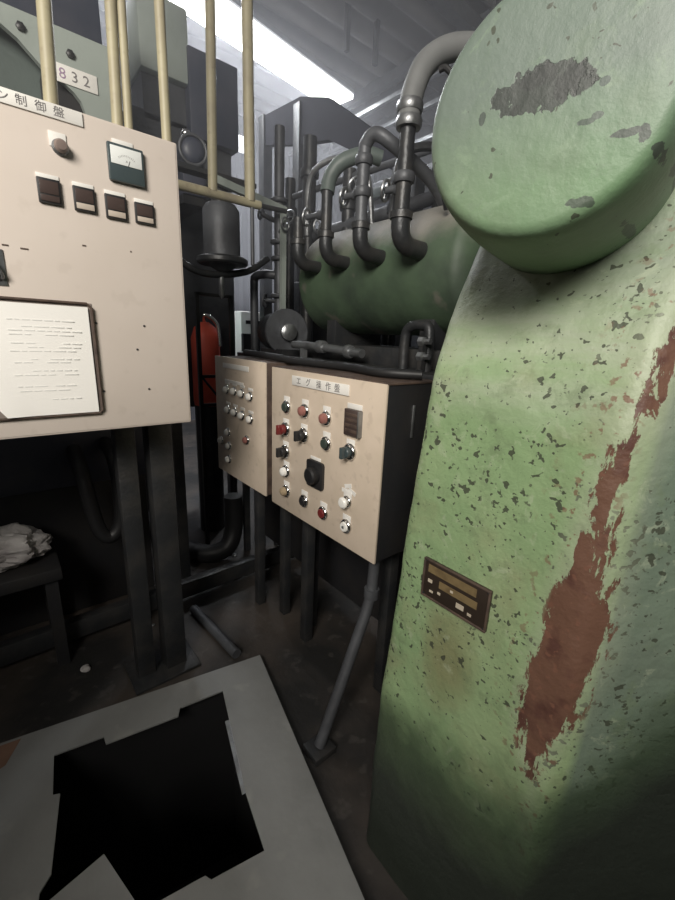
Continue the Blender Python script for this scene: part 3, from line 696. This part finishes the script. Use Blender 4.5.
# ---------------------------------------------------------------- dark steel frame with slanted gusset in the background
t = thing('steel_frame', (2.4, 3.4, 0), 'dark steel portal frame with slanting brace rising behind the tank', 'frame')
G().box(2.36, 2.46, 3.50, 3.60, 0, 3.56, .004).build('post', m_dark, t)
g = G(); g.prism([(2.38, 4.20, 3.66), (2.38, 3.52, 3.60), (2.38, 3.12, 3.46), (2.38, 2.15, 2.78), (2.38, 2.15, 2.66), (2.38, 3.10, 3.16), (2.38, 3.50, 3.24), (2.38, 4.2, 3.42)], (.06, 0, 0)); g.build('gusset', m_gusset, t, False)
G().box(2.36, 2.46, 4.12, 4.22, 0, 3.66, .004).build('post', m_dark, t)
G().box(2.36, 2.46, 2.10, 2.20, 0, 2.76, .004).build('post', m_dark, t)
t = thing('furnace_body', (3.3, 2.4, 0), 'large dark dusty machine housing behind the green tank', 'machine')
G().box(2.85, 4.3, 1.0, 3.05, 0, 2.95, .02).build('housing', m_dark2, t)
for y in (1.25, 1.85, 2.45): G().box(2.82, 2.86, y, y+.5, 1.9, 2.75, .008).build('access_panel', m_blue, t)
G().box(2.80, 2.86, 1.0, 3.05, 2.80, 2.88, .005).build('rail', m_gg2, t)
# pale bags / hoses behind the tank
t = thing('back_manifold', (2.0, 2.6, 0), 'cluster of grey vertical pipes behind the tank', 'pipes')
for (x, y, z1, r) in [(1.95, 2.75, 2.95, .05), (1.95, 3.0, 2.75, .04), (2.05, 2.42, 2.70, .045), (2.1, 2.0, 2.62, .05), (2.2, 1.75, 2.80, .05)]:
    G().tube([(x, y, 0), (x, y, z1)], r).lathe([(r*1.3, 0), (r*1.4, .02), (r*1.3, .05)], (x, y, z1-.25), (0, 0, 1)).build('riser', m_dark, t)
G().tube([(1.95, 2.9, 2.3), (2.2, 1.6, 2.45)], .04).build('header', m_dark2, t)
G().tube([(1.95, 2.95, 2.62), (2.2, 1.6, 2.70)], .022).build('header', m_dark2, t)
for (x, y, z, ax_) in [(1.90, 2.86, 2.42, (-1, -.3, .3)), (2.05, 2.30, 2.55, (-1, -.4, .2)), (2.12, 2.02, 2.50, (-1, -.2, .5)), (1.98, 2.60, 2.35, (-1, -.6, .1))]:
    w_ = Vector((x, y, z)) + Vector(ax_).normalized()*.07
    v = G().tube([(x, y, z), tuple(w_)], .014, 10).build('valve', m_dark, t)
    h = G().torus(w_, ax_, .05, .008)
    q_ = Vector(ax_).to_track_quat('Z', 'Y').to_matrix()
    for k in range(3): h.cyl(w_, w_ + q_ @ Vector((math.cos(k*2.094), math.sin(k*2.094), 0))*.05, .006, n=8)
    h.build('handwheel', m_steel, v)
pts_ = [(1.62, 2.30, 2.20), (1.62, 2.30, 2.45), (1.64, 2.24, 2.56), (1.72, 2.10, 2.60), (1.80, 1.98, 2.52), (1.84, 1.94, 2.19)]
tag(G().tube(pts_, .016, 10, smooth=6).build('thin_pipe', m_steel), 'thin bright bent pipe arching behind the tank pipes', 'pipe')
pts_ = [(1.66, 1.62, 2.19), (1.68, 1.62, 2.42), (1.72, 1.58, 2.50), (1.80, 1.48, 2.50), (1.84, 1.44, 2.42), (1.84, 1.44, 2.19)]
tag(G().tube(pts_, .020, 10, smooth=6).build('thin_pipe', m_dark), 'dark bent pipe looping over the top of the green tank', 'pipe')

# ---------------------------------------------------------------- conduits above the panel
G1 = 'yellowed conduits rising from the beige panel'
for u_, (x0, x1, z1, r), lb in zip(range(4), [(.222, .245, 2.66, .0175), (.385, .401, 2.72, .0150), (.4155, .427, 2.72, .0125), (.5275, .5295, 2.77, .0150)],
        ['leftmost yellowed conduit, rising beside the white 832 label', 'yellowed conduit rising from the panel top, left one of a close pair', 'yellowed conduit rising from the panel top, right one of a close pair', 'yellowed conduit rising at the right corner of the beige panel']):
    g = G()
    g.tube([(x0, 1.53, 2.170), (x1, 1.53, z1), (x1+.02, 1.53, 5.14)], r)
    tag(g.build('conduit', m_yellow), lb, 'conduit', G1)
g = G(); g.tube([(.927, 2.1, 2.246), (.944, 2.1, 3.0), (.95, 2.1, 5.1)], .022); tag(g.build('conduit', m_yellow), 'yellowed conduit standing on the horizontal rail, left of two', 'conduit', 'yellowed conduits above the rail')
g = G(); g.tube([(1.124, 2.1, 2.246), (1.121, 2.1, 3.06), (1.12, 2.1, 5.1)], .026); tag(g.build('conduit', m_yellow), 'thicker yellowed conduit at the right end of the horizontal rail', 'conduit', 'yellowed conduits above the rail')
t = thing('guard_rail', (.9, 2.1, 0), 'horizontal yellowed rail running right from behind the beige panel', 'rail')
G().tube([(.40, 2.1, 2.235), (.9, 2.1, 2.238), (1.18, 2.1, 2.240)], .021).build('rail', m_yellow, t)
G().tube([(1.17, 2.1, 2.240), (1.34, 2.1, 2.245)], .012).build('rail_end', m_dark, t)
G().box(.40, .44, 2.08, 2.12, 0, 2.235).build('post', m_dark, t)
G().tube([(1.135, 2.1, 2.24), (1.135, 2.1, 1.95)], .010).build('stub', m_dark2, t)

# ---------------------------------------------------------------- machine behind the panel with the number label
t = thing('press_machine', (.2, 2.6, 0), 'grey-green machine plate carrying the white 832 number label', 'machine')
arc = [(.52+.02*0, 2.4, 2.30)]
pts = [(-.6, 2.4, 2.80), (.62, 2.4, 2.80), (.62, 2.4, 2.02), (.47, 2.4, 2.02), (.475, 2.4, 2.52), (.463, 2.4, 2.555), (.44, 2.4, 2.580), (.39, 2.4, 2.612), (.33, 2.4, 2.635), (.26, 2.4, 2.70), (.20, 2.4, 2.735), (.1, 2.4, 2.76), (-.6, 2.4, 2.77)]
G().prism(pts, (0, .03, 0)).build('side_plate', m_gg, t, False)
G().box(-.6, .60, 2.52, 2.56, 1.35, 2.79).build('inner_panel', m_gg2, t)
G().box(.33, .60, 2.44, 2.50, 1.35, 2.62).build('dark_cover', m_black, t)
for x, z in [(.44, 2.725), (.274, 2.752), (.50, 2.765)][:2]:
    G().lathe([(.016, 0), (.016, .012), (.008, .016), (0, .016)], (x, 2.4, z-.01), (0, -1, 0), 6).build('bolt', m_dark, t)
lb = G().box(.365, .534, 2.394, 2.3995, 2.600, 2.668, .001).build('number_label', m_white, t)
g = G(); g.text('8', .055, pmat((.402, 2.3935, 2.632), 'y')); g.build('numeral', m_purple, lb)
g = G(); g.text('3', .055, pmat((.447, 2.3935, 2.632), 'y')); g.build('numeral', m_ink, lb)
g = G(); g.text('2', .055, pmat((.491, 2.3935, 2.632), 'y')); g.build('numeral', m_ink, lb)
G().box(-.6, .62, 2.445, 2.90, .78, 1.36, .01).build('bed', m_blue, t)
G().box(-.3, .62, 2.50, 2.85, 0, .79, .01).build('plinth', m_black, t)
G().box(-.5, .62, 2.60, 2.95, 2.80, 3.3, .01).build('upper_guard', m_blue, t)

# tall hopper machine in the middle distance
t = thing('tall_machine', (1.4, 3.3, 0), 'tall dusty grey machine body with dark square cover behind the conduits', 'machine')
G().box(.90, 1.62, 3.30, 3.80, 1.0, 3.0, .02).build('body', m_dark2, t)
for x, y in [(.92, 3.32), (1.54, 3.32), (.92, 3.72), (1.54, 3.72)]: G().box(x, x+.06, y, y+.06, 0, 1.02).build('leg', m_dark, t)
G().box(1.28, 1.64, 3.22, 3.34, 2.90, 3.42, .01).build('dark_cover', m_blue, t)
G().box(.98, 1.30, 3.24, 3.60, 3.20, 3.62, .02).build('pale_guard', m_gg, t)
G().box(1.0, 1.5, 3.3, 3.7, 2.95, 3.25).build('neck', m_dark2, t)
# round blue motor
t = thing('motor', (1.12, 2.85, 2.5), 'round blue-grey motor seen between the yellowed conduits', 'motor')
G().lathe([(.03, -.02), (.06, -.01), (.075, .01), (.08, .04), (.08, .24), (.06, .26)], (1.11, 2.78, 2.65), (.2, 1, .05), 28).build('body', m_blue, t)
G().torus((1.11, 2.775, 2.65), (.2, 1, .05), .078, .010).build('rim', m_dark2, t)
G().box(1.06, 1.20, 2.82, 3.02, 2.42, 2.60, .006).build('foot', m_blue, t)
G().lathe([(.03, 0), (.035, .03), (.02, .05)], (1.10, 2.85, 2.72), (0, 0, 1)).build('cap', m_chrome, t)
G().box(1.06, 1.20, 2.84, 3.295, 2.37, 2.42).build('bracket', m_dark, t)
# pale slanting beam
g = G(); g.prism([(1.06, 2.40, 2.43), (1.54, 2.40, 2.362), (1.54, 2.40, 2.325), (1.06, 2.40, 2.39)], (0, .035, 0))
g.box(1.505, 1.535, 2.40, 2.43, 0, 2.35)
tag(g.build('slanting_rail', m_gg, smooth=False), 'pale grey slanting beam behind the thick conduit', 'beam')
# hanging filter cylinder
t = thing('filter_cylinder', (1.15, 2.5, 1.7), 'dark vertical filter cylinder hanging from a bracket below the yellowed rail', 'filter')
G().lathe([(.02, 0), (.06, .02), (.10, .06), (.105, .09), (.105, .33), (.085, .36), (.05, .37)], (1.15, 2.5, 1.95), (0, 0, 1), 28).build('body', m_dark2, t)
G().lathe([(.14, 0), (.15, .01), (.15, .03), (.14, .04)], (1.15, 2.5, 1.99), (0, 0, 1), 28).build('flange', m_dark, t)
G().lathe([(.055, 0), (.055, .13)], (1.15, 2.5, 2.31), (0, 0, 1)).build('neck', m_dark, t)
G().lathe([(.006, 0), (.018, .02), (.015, .15)], (1.14, 2.5, 1.80), (0, 0, 1), 12).build('drain_nozzle', m_steel, t)
G().box(.80, 1.36, 2.46, 2.54, 2.435, 2.46).build('bracket', m_dark, t)
G().tube([(.80, 2.5, 2.44), (.82, 2.5, 2.1), (.90, 2.5, 1.98), (1.05, 2.5, 1.93), (1.3, 2.5, 1.97), (1.46, 2.5, 2.07)], .02, smooth=5).build('brace', m_dark, t)
G().box(.78, .84, 2.46, 2.54, 0, 2.44).build('post', m_dark, t)
# dark lower machine body beyond
t = thing('low_machine', (2.3, 3.3, 0), 'dark machine base in the gap behind the filter cylinder', 'machine')
G().box(2.12, 2.60, 3.10, 3.48, 0, 2.05, .02).build('body', m_dark, t)
G().box(2.2, 2.4, 3.05, 3.10, 1.75, 1.95, .01).build('junction_box', m_dark2, t)

# red equipment and its cage
t = thing('red_cabinet', (1.42, 3.15, 0), 'red painted equipment seen in the gap right of the beige panel', 'equipment')
G().lathe([(.10, 0), (.105, .05), (.105, .50), (.08, .58), (.03, .62)], (1.27, 3.1, 1.05), (0, 0, 1), 24).build('body', m_redbag, t)
G().lathe([(.10, 0), (.10, 1.05)], (1.27, 3.1, 0), (0, 0, 1), 24).build('base', m_dark, t)
G().tube([(1.27, 3.1, 1.66), (1.25, 3.05, 1.72), (1.33, 3.02, 1.66), (1.34, 3.0, 1.50)], .014, smooth=5).build('hose', m_chrome, t)
t = thing('wire_guard', (1.22, 2.8, 0), 'thin dark guard frame in front of the red equipment', 'guard')
for x in (1.10, 1.34): G().box(x-.012, x+.012, 2.79, 2.815, 0, 1.85).build('upright', m_black, t)
for z in (1.30, 1.10, 1.84): G().box(1.10, 1.34, 2.79, 2.815, z-.01, z+.01).build('crossbar', m_black, t)
G().tube([(1.11, 2.80, 1.30), (1.33, 2.80, 1.02)], .008).build('brace', m_black, t)
# bright things far behind
t = thing('signal_lamp', (2.08, 4.5, 0), 'small lit green lamp on a post above a red box', 'lamp')
G().tube([(2.08, 4.5, 1.60), (2.08, 4.5, 1.80)], .035).build('lens', m_greenlamp, t)
G().tube([(2.08, 4.5, 0), (2.08, 4.5, 1.60)], .03).build('post', m_gg, t)
G().box(2.02, 2.16, 4.44, 4.47, 1.38, 1.47).build('red_box', m_pink, t)
t = thing('white_cabinet', (2.5, 4.6, 0), 'small white cabinet with dark slot seen far behind the small box', 'cabinet')
G().box(2.30, 2.62, 4.55, 4.80, 0, 1.85, .01).build('body', m_whitecap, t)
G().box(2.36, 2.62, 4.54, 4.56, 1.71, 1.75).build('slot', m_black, t)
G().box(2.30, 2.70, 4.50, 4.55, 1.40, 1.60).build('shelf', m_black, t)

# ---------------------------------------------------------------- low level clutter
def pipe_on_floor(name, pts, r, m, label, cat='pipe', smooth=0):
    return tag(G().tube(pts, r, 14, smooth=smooth).build(name, m), label, cat)
t = thing('floor_beam', (.7, 2.7, 0), 'long dark steel beam lying across the floor behind the posts', 'beam')
G().box(-1.2, 2.4, 2.20, 2.26, .04, .14, .004, rz=.02).build('beam', m_dark, t)
for x in (-.9, 1.9): G().box(x, x+.08, 2.19, 2.27, 0, .045).build('foot', m_dark, t)
pipe_on_floor('floor_pipe', [(.72, 2.10, .026), (.76, 1.62, .026)], .025, m_dark2, 'grey pipe lying on the floor from the beam toward the plate')
pipe_on_floor('rubber_hose', [(.80, 3.5, .070), (.86, 3.0, .070), (.92, 2.72, .070), (1.02, 2.56, .075), (1.14, 2.53, .11), (1.20, 2.55, .24), (1.20, 2.55, .48)], .065, m_rubber, 'fat black hose bending upward behind the small box', 'hose', 6)
pipe_on_floor('hanging_cable', [(.27, 2.44, .98), (.27, 2.26, .90), (.28, 2.22, .78), (.31, 2.22, .60), (.36, 2.22, .55), (.41, 2.22, .62), (.42, 2.22, .80), (.42, 2.26, .94), (.42, 2.44, 1.0)], .035, m_rubber, 'black cable loop hanging below the beige panel', 'cable', 6)
t = thing('strut_pipe', (.9, .97, 0), 'grey pipe strut leaning from the nearer box down to the floor', 'pipe')
G().tube([(1.05, .985, .792), (1.05, .99, .62), (1.02, .985, .54), (.80, .975, .03)], .022, 14).build('strut', m_dark2, t)
G().lathe([(.03, 0), (.03, .04)], (1.05, .99, .60), (0, 0, 1)).build('joint', m_dark2, t)
G().box(.75, .85, .93, 1.02, 0, .03, .004).build('foot', m_dark, t)
# crumpled cloth bundle at the left edge
g = G(); bmesh.ops.create_icosphere(g.bm, subdivisions=5, radius=1)
for v in g.bm.verts:
    p = v.co.copy(); k = 1 + .22*noise.noise(p*2.2) + .10*noise.noise(p*6) + .04*noise.noise(p*14)
    v.co = Vector((p.x*.20*k-.11, p.y*.14*k+2.25, max(-.075, p.z*.095*k)+.612 - (p.x-.2)*.03))
g2 = g.build('cloth_bundle', m_cloth); tag(g2, 'crumpled dirty white cloth bundle at the left under the beige panel', 'cloth')
t = thing('low_bench', (-.1, 2.25, 0), 'dark low bench carrying the white cloth bundle', 'bench')
G().box(-.6, .12, 2.06, 2.42, .47, .53, .005).build('top', m_black, t)
for x, y in [(-.58, 2.08), (.05, 2.08), (-.58, 2.34), (.05, 2.34)]: G().box(x, x+.05, y, y+.05, 0, .475).build('leg', m_black, t)
# small debris on the floor
for i, (x, y, r, lbl) in enumerate([(.15, 1.98, .022, 'pale pebble of debris on the floor left of the posts'), (.50, 2.12, .010, 'tiny pale metal scrap on the floor by the post'), (1.20, 2.55, .018, 'small grey scrap on the floor by the beam'), (1.35, 2.42, .012, 'small pale scrap on the floor behind the small box')]):
    g = G(); bmesh.ops.create_icosphere(g.bm, subdivisions=3, radius=r)
    for v in g.bm.verts: v.co *= 1+.35*noise.noise(v.co*60+Vector((i, 0, 0))); v.co.z *= .5
    lo = min(v.co.z for v in g.bm.verts)
    for v in g.bm.verts: v.co += Vector((x, y, -lo))
    tag(g.build('floor_debris', m_steel if i else m_cloth), lbl, 'debris', 'scraps of debris on the floor')

for o in bpy.data.objects:
    if '_w' in o: del o['_w']
